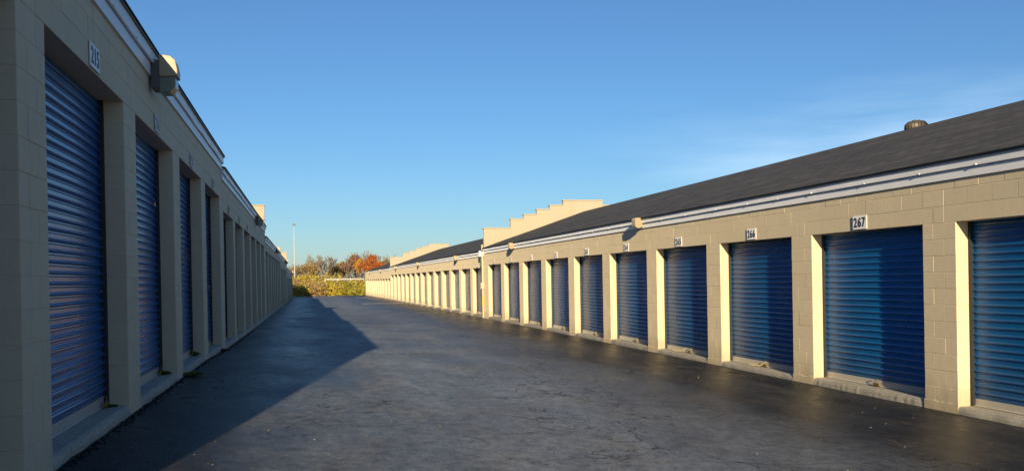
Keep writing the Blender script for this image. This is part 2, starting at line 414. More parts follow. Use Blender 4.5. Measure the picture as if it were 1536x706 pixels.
door_cache = {}
def curtain_mesh(width, height, pitch, s):
    """corrugated roll-up curtain, centred on y, z from 0 up; ribs bulge towards the lane"""
    k = (round(width, 2), round(height, 2), round(pitch, 4), s)
    if k in door_cache: return door_cache[k]
    prof = [(0, 0), (.36, 0), (.42, .006), (.47, .001), (.60, 0), (.64, .004), (.70, .021), (.78, .026), (.88, .020), (.96, .002)]
    rows = []; z = 0; n = 0
    while z < height:
        for (t, dpt) in prof:
            zz = n*pitch + t*pitch
            if zz > height: break
            rows.append((zz, dpt))
        n += 1; z = n*pitch
    b = MB(); cols = 7
    for (zz, dpt) in rows:
        for j in range(cols):
            yy = -width/2 + width*j/(cols-1)
            bow = noise.noise(Vector((yy*1.2, zz*.9, s*3.0)))*.012
            b.v.append((-s*(dpt*(.78 if s > 0 else 1) + bow), yy, zz))
    for i in range(len(rows)-1):
        for j in range(cols-1):
            a = i*cols+j; b.f.append((a, a+1, a+cols+1, a+cols) if s < 0 else (a, a+cols, a+cols+1, a+1))
    me = b.mesh('door_curtain', M_door, recalc=False)
    door_cache[k] = me; return me

def digit_meshes():
    out = {}
    for ch in '0123456789':
        cu = bpy.data.curves.new('digit', 'FONT'); cu.body = ch; cu.size = .2; cu.offset = .0028; cu.extrude = .0015; cu.resolution_u = 3
        t = bpy.data.objects.new('digit_source', cu); COL.objects.link(t); bpy.context.view_layer.update()
        me = bpy.data.meshes.new_from_object(t.evaluated_get(bpy.context.evaluated_depsgraph_get()))
        bpy.data.objects.remove(t)
        co = np.array([v.co[:] for v in me.vertices]); mn, mx = co.min(0), co.max(0)
        wd = .078 if ch != '1' else .03
        for v in me.vertices:
            v.co.x = (v.co.x-mn[0])/(mx[0]-mn[0])*wd - wd/2; v.co.y = (v.co.y-mn[1])/(mx[1]-mn[1])*.135; v.co.z = v.co.z
        out[ch] = me
    return out
DIG = digit_meshes()
def ink_mesh(ch, mt, cache={}):
    k = (ch, mt.name)
    if k not in cache:
        me = DIG[ch].copy(); me.name = 'digit'; me.materials.clear(); me.materials.append(mt); cache[k] = me
    return cache[k]
plate_cache = {}
def number_sign(side, y, z, num, label, plate, ink, wd=.335, ht=.19):
    X = (XR if side > 0 else XL) - side*.012
    t = empty('number_sign', (X, y, z)); props(t, label, 'number sign', 'unit number signs over the doors')
    k = plate.name
    if k not in plate_cache:
        b = MB(); b.box(-.004, .004, -wd/2, wd/2, 0, ht); plate_cache[k] = b.mesh('plate', plate, bevel=.0015)
    link('plate', plate_cache[k], t)
    for i, ch in enumerate(num):
        off = (i-1)*.098
        o = link('digit', ink_mesh(ch, ink), t)
        if side > 0: o.matrix_local = Matrix(((0, 0, -1, -.0062), (-1, 0, 0, -off), (0, 1, 0, .03), (0, 0, 0, 1)))
        else: o.matrix_local = Matrix(((0, 0, 1, .0062), (1, 0, 0, off), (0, 1, 0, .03), (0, 0, 0, 1)))
    return t

def rough_slab(name, x0, x1, y0, y1, zt, zb, parent, side, ragged=.02):
    """concrete sill: flat top, ragged worn front edge facing the lane (x0 side)"""
    b = MB(); n = max(6, int((y1-y0)/.07)); rows = []
    for i in range(n+1):
        y = y0+(y1-y0)*i/n
        r1 = noise.noise(Vector((y*3.1, side*5, 0)))*ragged + noise.noise(Vector((y*14, side*5, 3)))*ragged*.5
        r2 = noise.noise(Vector((y*6, side*2, 7)))*ragged
        dz = noise.noise(Vector((y*2.2, 9, 1)))*.004
        k = len(b.v)
        b.v += [(x1, y, zb), (x1, y, zt), (x0+side*.035, y, zt+dz), (x0+side*(.008-r1*.4), y, zt-.012+dz), (x0-side*(.005+r1), y, zt-.05), (x0-side*(.014+r1+r2), y, zb)]
    for i in range(n):
        for j in range(6):
            a = i*6+j; c = i*6+(j+1) % 6; b.f.append((a, c, c+6, a+6))
    b.f.append(tuple(range(6))); b.f.append(tuple(n*6+j for j in reversed(range(6))))
    return b.obj(name, M_conc, parent)

SLOPE = .342; HALF = 4.56
DOOR_COUNT = 0
def build_row(side, name, label, sections, vis_from, pitch, limit):
    """sections: dict(y0,y1,opens=[(a,b)],zl,zf,ft)"""
    Xw = XR if side > 0 else XL
    root = empty(name, (Xw + side*HALF, sections[0]['y0'], 0)); props(root, label, 'storage building', 'rows of storage units')
    X = lambda d: Xw + side*d - root.location.x
    Y0 = root.location.y
    pieces = []
    for si, sec in enumerate(sections):
        y0, y1, zl, zf, ft = sec['y0'], sec['y1'], sec['zl'], sec['zf'], sec['ft']
        core = MB(); zb = -.6
        edges = [y0] + [v for ab in sec['opens'] for v in ab] + [y1]
        pillars = [(edges[i], edges[i+1]) for i in range(0, len(edges), 2)]
        for (p0, p1) in pillars:
            if p1-p0 < .05: continue
            core.box(X(.003), X(.42), p0+.005-Y0, p1-.005-Y0, zb, zl+.02)
            nrow = int((zl - (-.35))/BH)
            for r in range(nrow):
                z1 = zl - r*BH; z0 = z1-BH
                if z1 < G(Xw, p0) - .02: break
                lay(pieces, p0, p1, z0, z1, (r % 2)*BH)
        for (p0, p1) in pillars:
            if 8 < p1 < 40 and side > 0:
                pb = MB(); n_ = 14; gz = G(Xw, (p0+p1)/2); top = []
                for q in range(n_+1):
                    yy = p0-.006+(p1-p0+.012)*q/n_; top.append((yy-Y0, gz+.115+noise.noise(Vector((yy*9, 2, 2)))*.035+noise.noise(Vector((yy*30, 5, 2)))*.02))
                prf = [(X(-.009), yy, zz) for yy, zz in top]; bk = [(X(.03), yy, zz+.004) for yy, zz in top]; bt = [(X(-.012), yy, -.3) for yy, zz in top]
                k_ = len(prf); pb.v = prf+bk+bt
                for q in range(n_): pb.f += [(q, q+1, k_+q+1, k_+q), (2*k_+q, 2*k_+q+1, q+1, q)]
                pb.obj('plinth', M_paint, root)
        # header: lintel course, then running bond up behind the fascia
        core.box(X(.003), X(.19), y0+.002-Y0, y1-.002-Y0, zl+.005, ft-.04)
        cur = y0
        for (a, b_) in sec['opens']:
            la, lb = a-.2032, b_+.2032
            if la-cur > .03: lay(pieces, cur, la, zl, zl+BH, 0)
            pieces.append((la, lb, zl, zl+BH)); cur = lb
        if y1-cur > .03: lay(pieces, cur, y1, zl, zl+BH, 0)
        r = 1
        while zl+r*BH < zf+.02:
            lay(pieces, y0, y1, zl+r*BH, zl+(r+1)*BH, (r % 2)*BH); r += 1
        # back and end walls
        core.box(X(2*HALF), X(2*HALF-.2), y0-Y0, y1-Y0, zb, ft-.02)
        for (ye, th) in ([(y0, .2)] if si == 0 else []) + ([(y1-.2, .2)] if si == len(sections)-1 else []):
            core.box(X(.43), X(2*HALF-.21), ye+.003-Y0, ye+th-.003-Y0, zb, ft-.02)
            e0, e1 = ye+.003-Y0, ye+th-.003-Y0
            tri = [(X(.02), ft-.02), (X(2*HALF-.02), ft-.02), (X(HALF), ft-.02+SLOPE*HALF*.97)]
            core.extr_y(tri, [e0, e1])
        # first and last pillars' flank
        core.obj('wall', M_mortar, root)
        # fascia, gutter, drip edge in lengths
        H = ft-zf; L0 = y0
        nseg = max(1, round((y1-y0)/6.1)); seg = (y1-y0)/nseg
        for i in range(nseg):
            a, b_ = y0+i*seg+.002-Y0, y0+(i+1)*seg-.002-Y0
            k = MB(); k.box(X(-.026), X(0.004), a, b_, zf, zf+.44*H); k.obj('fascia_board', M_gutter, root)
            g = MB(); pr = [(0, .47), (-.050, .47), (-.056, .50), (-.056, .86), (-.062, .90), (-.062, .94), (0, .94)]
            ysg = [a+(b_-a)*q/20 for q in range(21)]
            k0 = len(pr)
            for yy in ysg:
                for (d, t) in pr:
                    wv = noise.noise(Vector((yy*.9+side*7, t*2, 2)))*.005
                    lo = noise.noise(Vector((yy*.7, 14, side)))*(.016 if side < 0 else .003) if t < .6 else 0
                    g.v.append((X(d - (wv if d < -.04 else 0)), yy, zf+t*H + lo))
            for q in range(20):
                for j in range(k0):
                    A = q*k0+j; B = q*k0+(j+1) % k0; g.f.append((A, B, B+k0, A+k0))
            g.f.append(tuple(range(k0))); g.f.append(tuple(20*k0+j for j in reversed(range(k0))))
            g.obj('gutter', M_gutter, root)
        k = MB(); k.box(X(-.078), X(.06), y0+.001-Y0, y1-.001-Y0, ft-.03, ft-.008); k.obj('drip_edge', M_drip, root)
        # gutter screws, one every 60 cm, joined
        k = MB(); yy = y0+.3
        while yy < min(y1, 45):
            k.box(X(-.066), X(-.05), yy-.010-Y0, yy+.010-Y0, zf+.49*H, zf+.49*H+.016); yy += 1.22 + random.uniform(-.25, .25)
        if k.v: props(k.obj('gutter_hanger', M_plate, root), kind='stuff')
        # roof slopes
        rz = ft+.004; ex = -.095
        nseg2 = int((y1-y0)/1.5)
        bm = bmesh.new(); uv = bm.loops.layers.uv.new('UVMap')
        for sl in (0, 1):
            gv = []
            nd = 8
            for i in range(nseg2+1):
                yy = y0 + (y1-y0)*i/nseg2 - Y0
                row = []
                for j in range(nd+1):
                    d = ex + (HALF-ex)*j/nd
                    z = rz + SLOPE*(d-ex) + (noise.noise(Vector((yy*.35, d*.6, side*9+sl)))*.018 if 0 < j < nd else 0)
                    dd = d if sl == 0 else 2*HALF-d
                    row.append((bm.verts.new((X(dd), yy, z)), (yy, (d-ex)*1.057)))
                gv.append(row)
            for i in range(nseg2):
                for j in range(nd):
                    q = [gv[i][j], gv[i+1][j], gv[i+1][j+1], gv[i][j+1]]
                    f = bm.faces.new([v[0] for v in q])
                    for lp, v in zip(f.loops, q): lp[uv].uv = v[1]
        bmesh.ops.remove_doubles(bm, verts=bm.verts, dist=.0005)
        bmesh.ops.recalc_face_normals(bm, faces=bm.faces)
        up = sum(f.normal.z for f in bm.faces)
        if up < 0: bmesh.ops.reverse_faces(bm, faces=bm.faces)
        bmesh.ops.solidify(bm, geom=list(bm.faces), thickness=.012)
        me = bpy.data.meshes.new('roof'); bm.to_mesh(me); bm.free(); me.materials.append(M_roof)
        for p_ in me.polygons: p_.use_smooth = False
        link('roof', me, root)
        # doors, tracks, sills
        for (a, b_) in sec['opens']:
            yc = (a+b_)/2; gnd = G(Xw, yc); sz = gnd + .09 + (.02 if side > 0 and random.random() < .3 else 0)
            rough_slab('sill', X(.002), X(.41), a+.003-Y0, b_-.003-Y0, sz, -.6, root, side, .022 if side < 0 else .010)
            if b_ < vis_from - 4: pass
            dh = zl + .12 - sz
            d = link('roll_up_door', curtain_mesh(b_-a-.02, dh-.10, pitch, side), root, (X(.215), yc-Y0, sz+.10))
            bb = MB(); hw = (b_-a)/2-.035
            bb.box(-side*.004, side*.03, -hw, hw, -.092, -.004); bb.box(-side*.02, -side*.004, -hw, hw, -.096, -.080)
            bb.obj('bottom_bar', M_bar, d, bevel=.003)
            if b_ < 45:
                for sg in (-1, 1):
                    tr = MB(); yy = sg*((b_-a)/2-.012)
                    tr.box(-side*.045, side*.0, yy-sg*.028, yy+sg*.009, -.09, dh-.10)
                    tr.obj('door_track', M_track, d)
                ly = (hw-.13) if side < 0 else -hw*.03
                lt = MB()
                if side < 0:
                    lt.box(-side*.028, -side*.012, ly-.07, ly+.04, .94, .965); lt.box(-side*.04, -side*.026, ly-.02, ly+.0, .945, .96)
                    lt.obj('latch', M_lampdk, d, bevel=.003)
                lt = MB(); lt.box(-side*.05, -side*.02, ly-.06, ly+.06, -.085, -.070); lt.box(-side*.055, -side*.045, ly-.06, ly+.06, -.085, -.045)
                lt.tube([(-side*.045, ly+.02, -.05), (-side*.05, ly+.02, .0), (-side*.04, ly-.02, .012)], .006, 5)
                lt.obj('lift_handle', M_brass, d, bevel=0)
    # distribute blocks: the ones that show largest become parts, the rest are joined
    pieces = [p for p in pieces if p[1]-p[0] > .03]
    vis = sorted([p for p in pieces if p[1] > vis_from], key=lambda p: p[0])
    near = set(vis[:limit]); far = MB()
    for (a, b_, z0, z1) in pieces:
        dp = .22
        if (a, b_, z0, z1) in near:
            jx = random.uniform(-.0015, .0015)
            link('block' if b_-a < 1 else 'lintel', block_mesh(b_-a, z1-z0, dp), root, (X(dp/2)+jx, (a+b_)/2-Y0, (z0+z1)/2))
        else:
            far.box(X(0), X(dp), a+JT/2-Y0, b_-JT/2-Y0, z0+JT/2, z1-JT/2)
    props(far.obj('block_courses', M_paint, root, recalc=False), kind='stuff')
    return root, X, Y0

def lay(out, a, b, z0, z1, off):
    y = a; first = True
    while y < b-.01:
        l = BL if not (first and off) else off
        first = False
        e = y+l
        if b-e < .05: e = b
        e = min(e, b); out.append((y, e, z0, z1)); y = e

def parapet(root, X, Y0, y, top_eave, rise_scale=1.0, zb=2.2, side=1):
    ds = [(0, 0), (1.21, .40), (1.82, .60), (2.41, .82), (3.01, 1.01), (3.64, 1.23)]
    steps = []                                 # (d0,d1,height)
    for i, (d, h) in enumerate(ds):
        d1 = ds[i+1][0] if i+1 < len(ds) else 2*HALF-ds[i][0]
        steps.append((d, d1, top_eave + h*rise_scale))
    for i in range(len(ds)-2, -1, -1):
        steps.append((2*HALF-ds[i+1][0], 2*HALF-ds[i][0], top_eave+ds[i][1]*rise_scale))
    pts = [(X(-.004), zb)]
    for (a, b, h) in steps: pts += [(X(a-(.004 if a == 0 else 0)), h), (X(b), h)]
    pts.append((X(2*HALF), zb))
    b = MB(); b.extr_y(pts, [y-.1-Y0, y+.1-Y0]); b.obj('stepped_parapet', M_stucco, root)
    for i, (a, e, h) in enumerate(steps):
        c = MB(); up = i < len(ds)-1; last = i == len(steps)-1
        la = a-.035 if (i < len(ds)) else a+.001
        le = e+.035 if (i >= len(ds)-1) else e-.001
        c.box(X(la), X(le), y-.135-Y0, y+.135-Y0, h+.001, h+.045); c.obj('coping', M_stucco, root, bevel=.004)

def bays(b0, n, per, wd=2.64): return [(b0+i*per-wd, b0+i*per) for i in range(n)]
P = 3.2512
secR = [dict(y0=9.72-3*P-2.64-.61, y1=39.87, opens=bays(9.72-3*P, 13, P), zl=2.335, zf=2.855, ft=3.09),
        dict(y0=39.87, y1=85.78, opens=bays(42.80, 14, 3.28), zl=2.24, zf=2.75, ft=2.985),
        dict(y0=85.78, y1=122.3, opens=bays(88.75, 11, P), zl=1.90, zf=2.69, ft=2.92)]
secL = [dict(y0=2.62, y1=19.27, opens=bays(5.84, 5, P), zl=3.44, zf=4.00, ft=4.28),
        dict(y0=19.27, y1=39.6, opens=bays(22.30, 6, 3.27), zl=3.22, zf=3.83, ft=4.07),
        dict(y0=39.6, y1=63.4, opens=bays(42.75, 7, 3.28), zl=3.07, zf=3.42, ft=3.66),
        dict(y0=63.4, y1=86.0, opens=bays(66.5, 6, 3.28), zl=2.75, zf=3.34, ft=3.57),
        dict(y0=86.0, y1=122.3, opens=bays(89.0, 11, P), zl=2.13, zf=2.72, ft=2.95)]
rowR, XRf, YR0 = build_row(1, 'storage_building', 'sunlit tan block storage building with blue doors and dark roof right of the lane', secR, 8.3, .0885, 292)
rowL, XLf, YL0 = build_row(-1, 'storage_building', 'shaded block storage building with taller blue doors left of the lane', secL, 5.2, .0805, 288)
parapet(rowR, XRf, YR0, 39.87, 3.94, 1.0, 2.6)
parapet(rowR, XRf, YR0, 85.78, 3.86, .97, 2.5)
parapet(rowL, XLf, YL0, 39.6, 4.93, 1.0, 3.2, -1)
parapet(rowL, XLf, YL0, 86.0, 4.45, .97, 2.6, -1)

# conduit, box and yellow sleeve on the party wall (part of the right-hand building)
m = MB(); yc = 40.02-YR0
m.tube([(XRf(-.05), yc, .02), (XRf(-.05), yc, 3.25)], .035, 8); m.obj('conduit', M_pipe, rowR)
m = MB(); m.box(XRf(-.14), XRf(-.012), yc-.11, yc+.11, 1.30, 1.58); m.obj('junction_box', M_pipe, rowR, bevel=.01)
m = MB(); m.tube([(XRf(-.05), yc, .55), (XRf(-.05), yc, .95)], .040, 8); m.obj('yellow_sleeve', M_yel, rowR)
m = MB(); m.box(XRf(-.20), XRf(-.116), yc-.10, yc+.10, 2.72, 2.98); m.obj('rainwater_head', M_gutter, rowR, bevel=.01)
m = MB(); m.tube([(XRf(-.09), yc+.22, 2.72), (XRf(-.07), yc+.22, 2.3)], .03, 8); m.obj('short_downpipe', M_lampdk, rowR)

# turbine vent on the ridge
vb = MB(); vx = XRf(HALF+.15); vy = 16.8-YR0; vz = 3.09+SLOPE*(HALF+.16)-.24
vb.tube([(vx, vy, vz-.1), (vx, vy, vz+.12)], .15, 20)
vent = vb.obj('roof_vent', M_lampdk, rowR)
vb = MB(); nf = 22
prof = [(.15, .12), (.215, .17), (.235, .24), (.225, .31), (.17, .37), (.05, .395)]
for i in range(nf):
    a0 = 2*math.pi*i/nf; pts = []
    for (r, z) in prof: pts.append((vx+math.cos(a0)*r, vy+math.sin(a0)*r, vz+z))
    for (r, z) in reversed(prof): pts.append((vx+math.cos(a0+.25)*r*.93, vy+math.sin(a0+.25)*r*.93, vz+z))
    k = len(vb.v); vb.v += pts; np_ = len(prof)
    for j in range(np_-1): vb.f.append((k+j, k+j+1, k+2*np_-2-j, k+2*np_-1-j))
vb.tube([(vx, vy, vz+.38), (vx, vy, vz+.40)], .08, 12)
vb.obj('turbine_fins', M_vent, vent, recalc=False)

# ------------------------------------------------------------------ number signs
far_ink = {262: M_inkr, 261: M_inkr}
for i in range(0, 13):
    num = 267-i; a = 12.97+i*P-2.64; y = (a+a+2.64)/2+.02
    if i > 8: y = 42.80+(i-9)*3.28-1.32
    z = (2.335 if i < 9 else 2.24)+.02
    ink = M_ink if num >= 263 else far_ink.get(num, M_inkf)
    lab = ['largest white sign reading 267, above the half-lit blue door at far right', 'white sign reading 266 above the second blue door from the right frame edge',
           'white sign reading 265, just nearer than the first cream wall light', 'white sign reading 264, just beyond the first cream wall light',
           'small white sign reading 263 with narrow black digits, right row', 'faded red lettered sign reading 262 over a sunlit right row door',
           'smaller faded red sign reading 261 over a sunlit right row door', 'pale worn sign reading 260 near the second cream wall light',
           'pale worn sign reading 259, last one before the vertical conduit', 'pale worn sign 258, first one beyond the vertical conduit',
           'pale worn sign 257, second one beyond the vertical conduit', 'tiny pale sign 256, third one beyond the vertical conduit',
           'tiny pale sign 255, fourth one beyond the vertical conduit'][i]
    number_sign(1, y, z, str(num), lab, M_plate if num >= 261 else M_plate2, ink)
for i in range(0, 7):
    num = 215+i; y = 5.84+i*P+1.34+.03 if i < 4 else 22.30-1.3+(i-4)*3.27
    z = (3.44 if i < 4 else 3.22)+.02
    lab = 'white number sign reading 215 above the nearest blue door of the shaded left row' if i == 0 else 'faded pale number sign %d above door number %s along the shaded left row' % (num, ['', 'two', 'three', 'four', 'five', 'six', 'seven'][i])
    y = 7.86 if i == 0 else (5.84+i*P+.61+1.32 if i < 4 else 19.66+1.32+(i-4)*3.27)
    number_sign(-1, y, z, str(num), lab, M_plate if i == 0 else M_plate2, M_inkb if i == 0 else M_inkf)

# ------------------------------------------------------------------ wall lights
lampm = {}
def wall_light(side, y, z, label):
    Xw = (XR if side > 0 else XL)
    t = empty('wall_light', (Xw - side*.03, y, z)); props(t, label, 'wall light', 'wall lights under the eaves')
    if side not in lampm:
        s = -side
        bp = MB(); bp.box(0, s*(.085 if side < 0 else .06), -.13 if side < 0 else -.09, .13 if side < 0 else .09, -.01 if side < 0 else .02, .30 if side < 0 else .23)
        h = MB()
        # hood: sloped metal top half
        if side < 0:
            h.extr_y([(s*.085, .12), (s*.27, .13), (s*.27, .20), (s*.25, .30), (s*.20, .345), (s*.085, .36)], [-.13, .13])
            l = MB(); l.extr_y([(s*.085, -.05), (s*.19, -.045), (s*.25, .02), (s*.25, .127), (s*.085, .117)], [-.12, .12])
        else:
            h.extr_y([(s*.06, .06), (s*.20, .06), (s*.20, .20), (s*.17, .235), (s*.06, .235)], [-.12, .12])
            l = MB(); l.extr_y([(s*.06, .0), (s*.14, .0), (s*.19, .03), (s*.19, .066), (s*.06, .066)], [-.11, .11])
        rb = MB()
        for q in range(7): rb.box(s*.284, s*.289, -.12+q*.04-.004, -.12+q*.04+.004, .02, .10)
        lampm[side] = (bp.mesh('back_plate', M_lampdk if side < 0 else M_lamp, bevel=.008), h.mesh('housing', M_lamp, bevel=.006), l.mesh('lens', M_lens if side < 0 else M_lamp, bevel=.005), rb.mesh('lens_rib', M_lens))
    a, b, c, d = lampm[side]
    link('back_plate', a, t); link('housing', b, t); l = link('lens', c, t)
    return t
ordn = ['first', 'second', 'third', 'fourth', 'fifth', 'sixth', 'seventh', 'eighth']
for i, (y, z) in enumerate([(20.3, 2.86), (33.8, 2.84), (47.0, 2.72), (63.5, 2.72), (79.8, 2.72), (96.0, 2.66), (113.2, 2.66)]):
    wall_light(1, y, z, 'cream wall light on the sunlit right row, %s from the camera' % ordn[i])
for i, (y, z) in enumerate([(10.65, 3.87), (31.9, 3.68), (53.0, 3.38), (76.5, 3.26), (111, 2.70)]):
    wall_light(-1, y, z, 'wall light on the shaded left row, %s from the camera' % ordn[i])

# ------------------------------------------------------------------ small things by the doors
def strap(y, label, seed):
    random.seed(seed); b = MB(); pts = []
    x = XR+.12
    for i in range(12):
        t = i/11; pts.append((x-.10*t+random.uniform(-.01, .01), y+.42*t, G(XR, y)+.12+.10*max(0, .35-t)*2.5+ (.004 if t > .35 else 0)))
    b.tube(pts, .005, 5); props(b.obj('strap', M_yel), label, 'strap')
strap(14.72, 'longer yellow strap trailing over the sill under the second door from the right', 3)
strap(18.2, 'small yellow strap on the sill under the third door from the right', 5)

def leaf_quads(rng, n, fpos, size, flat=.0):
    """numpy leaf faces: returns verts, faces"""
    P_ = fpos(n); nn = rng.normal(size=(n, 3)); nn[:, 2] += flat; nn /= np.linalg.norm(nn, axis=1)[:, None]
    t = np.cross(nn, rng.normal(size=(n, 3))); t /= np.linalg.norm(t, axis=1)[:, None]; u = np.cross(nn, t)
    s = (size*rng.uniform(.6, 1.4, n))[:, None]
    V = np.stack([P_-t*s, P_-u*s*.55+t*s*.1, P_+t*s, P_+u*s*.55+t*s*.1], 1).reshape(-1, 3)
    return V, np.arange(4*n).reshape(-1, 4)
def np_mesh(name, V, Fq, mt):
    me = bpy.data.meshes.new(name); me.from_pydata(V.tolist(), [], Fq.tolist()); me.update(); me.materials.append(mt); return me

rng = np.random.default_rng(11)
def weed(x, y, z, r, h, label, n=34):
    r *= .7; h *= .6
    b = MB(); rg = random.Random(int(y*100))
    for i in range(n):
        a = rg.uniform(0, 6.28); l = r*rg.uniform(.4, 1); d = Vector((math.cos(a), math.sin(a), 0)); side = Vector((-d.y, d.x, 0))
        p0 = Vector((x, y, z))+d*rg.uniform(0, r*.3); hh = h*rg.uniform(.3, 1)
        p1 = p0+d*l*.5+Vector((0, 0, hh)); p2 = p0+d*l+Vector((0, 0, hh*.6)); w_ = .008+.012*rg.random()
        k = len(b.v); b.v += [tuple(p0-side*w_*.4), tuple(p0+side*w_*.4), tuple(p1+side*w_), tuple(p2), tuple(p1-side*w_)]
        b.f.append((k, k+1, k+2, k+3, k+4))
    props(b.obj('weed', L_weed, recalc=False), label, 'weed', 'weeds at the door sills')
def Lz(y): return G(XL, y)
weed(XL-.17, 12.22, Lz(12.2)+.09, .16, .12, 'yellow-green weed on the sill beside the second blue door on the left')
weed(XL+.10, 13.0, Lz(13), .22, .10, 'low weed sprawling on the asphalt at the foot of the left row\'s third pillar')
weed(XL-.18, 15.5, Lz(15.5)+.09, .18, .14, 'yellow-green weed on the sill beside the third blue door on the left')
weed(XL+.05, 18.5, Lz(18.5), .16, .12, 'dark weed at the foot of the fourth sill of the left row')
weed(XL-.15, 9.02, Lz(9)+.09, .10, .05, 'small dark tuft of debris by the bottom of the nearest left door', 60)

# litter: dry leaves and grit
def litter_pos(n):
    P_ = np.zeros((n, 3)); k = int(n*.66)
    P_[:k, 1] = rng.uniform(20, 84, k); P_[:k, 0] = XR-.05-np.abs(rng.normal(0, .42, k))
    P_[k:, 1] = 3+rng.gamma(2.2, 6, n-k); P_[k:, 0] = rng.uniform(-1.4, 7.5, n-k)
    for i in range(n): P_[i, 2] = G(P_[i, 0], P_[i, 1])+.016
    return P_
V, Fq = leaf_quads(rng, 3600, litter_pos, .011, 4.0)
V[:, 2] = np.maximum(V[:, 2], np.array([G(a, b)+.008 for a, b in V[:, :2]]))
props(link('leaf_litter', np_mesh('leaf_litter', V, Fq, L_lit)), 'small scattered dry leaves and grit on the asphalt', 'leaves', kind='stuff')

# crumbled asphalt and grit along the left-hand sills
b = MB(); rg = random.Random(4)
for i in range(1500):
    y = 5.5+rg.random()**1.5*24; x = XL+.02+abs(rg.gauss(0, .035)); s = rg.uniform(.003, .010); z = G(x, y)+s*.3
    b.box(x-s, x+s, y-s*rg.uniform(.6, 1.3), y+s*rg.uniform(.6, 1.3), z-s, z+s*rg.uniform(.3, .9))
props(b.obj('grit', M_asph, recalc=False), 'crumbled asphalt along the left-hand sills', 'grit', kind='stuff')

# ------------------------------------------------------------------ thickets behind the end of the lane
def thicket(name, label, mt, spots, n, size=.17):
    def pos(n):
        out = np.zeros((n, 3)); idx = rng.integers(0, len(spots), n)
        S_ = np.array(spots)[idx]; d = rng.normal(size=(n, 3)); d /= np.linalg.norm(d, axis=1)[:, None]
        rr = rng.uniform(.25, 1, n)**.5; rr *= 1+.18*np.sin(d[:, 0]*7+S_[:, 0]*3)*np.cos(d[:, 2]*6+S_[:, 1])
        out[:, 0] = S_[:, 0]+d[:, 0]*S_[:, 3]*rr; out[:, 1] = S_[:, 1]+d[:, 1]*S_[:, 3]*rr
        out[:, 2] = S_[:, 2]+np.abs(d[:, 2])*S_[:, 4]*rr
        return out
    V, Fq = leaf_quads(rng, n, pos, size)
    # twigs
    k = len(V); tw = MB(); rg = random.Random(len(spots))
    for s in spots:
        for q in range(9):
            a = rg.uniform(0, 6.28); r = s[3]*rg.uniform(.2, .9); h = s[4]*rg.uniform(.6, 1.12)
            tw.tube([(s[0], s[1], s[2]), (s[0]+math.cos(a)*r*.5, s[1]+math.sin(a)*r*.5, s[2]+h*.6), (s[0]+math.cos(a)*r, s[1]+math.sin(a)*r, s[2]+h)], [.03, .02, .01], 3)
    V2 = V.tolist()+tw.v; F2 = Fq.tolist()+[tuple(i+k for i in f) for f in tw.f]
    me = bpy.data.meshes.new(name); me.from_pydata(V2, [], F2); me.update(); me.materials.append(mt); me.materials.append(M_bark)
    mi = np.zeros(len(F2), dtype=np.int32); mi[len(Fq):] = 1; me.polygons.foreach_set('material_index', mi)
    props(link(name, me), label, 'shrubs', kind='stuff')
rg = random.Random(21)
sy, sb, sg, sb2 = [], [], [], []
x = -16.0
while x < 30:
    y = 130+rg.uniform(-1.2, 2.5); zt = rg.uniform(1.25, 2.3); r = rg.uniform(1.1, 1.9); s = (x, y, -.35, r, zt)
    u = rg.random()
    if 3.4 < x < 8.5: (sg if u < .42 else sy).append(s)
    elif .5 < x <= 3.4: (sb if u < .6 else sy).append(s)
    else: (sy if u < .55 else sb if u < .8 else sg).append(s)
    x += rg.uniform(.55, 1.1)
x = -16
while x < 30:
    y = 136+rg.uniform(-2, 3); s = (x, y, .0, rg.uniform(1.2, 2), rg.uniform(1.5, 2.2)); u = rg.random()
    (sy if u < .5 else sb if u < .8 else sg).append(s); x += rg.uniform(.6, 1.2)
x = -20
while x < 30:
    y = 145+rg.uniform(-1.5, 1.0); s = (x, y, 1.0, rg.uniform(.8, 1.4), rg.uniform(.5, .85) if x > 2.5 else rg.uniform(.7, 1.6)); u = rg.random()
    (sy if u < .6 else sb).append(s); x += rg.uniform(.7, 1.5)
for i in range(9):
    sy.append((rg.uniform(-3, 2.2), 146.2+rg.uniform(-.8, .6), 1.2, rg.uniform(.8, 1.3), rg.uniform(1.0, 1.7)))
for i in range(34):      # behind the road
    x = rg.uniform(-20, 6); sy.append((x, 157+rg.uniform(-1, 4), .6, rg.uniform(1.2, 2.2), rg.uniform(1.8, 2.7)))
thicket('shrub_thicket', 'yellow-leaved shrubs massed beyond the end of the lane', L_yel, sy, 30000)
thicket('shrub_thicket', 'brown dry shrubs massed beyond the end of the lane', L_brn, sb, 15000)
thicket('shrub_thicket', 'olive green shrubs low at the end of the lane', L_grn, sg, 12000)
def brushpos(n):
    out = np.zeros((n, 3)); out[:, 0] = rng.uniform(-30, 40, n); out[:, 1] = rng.uniform(170, 196, n)
    out[:, 2] = rng.uniform(0, 1, n)**1.4*(5.2+1.2*np.sin(out[:, 0]*.9)+.8*np.sin(out[:, 0]*2.3)); return out
V, Fq = leaf_quads(rng, 52000, brushpos, .15)
props(link('brushwood', np_mesh('brushwood', V, Fq, L_tan)), 'brown brushwood between the far tree trunks', 'brushwood', kind='stuff')

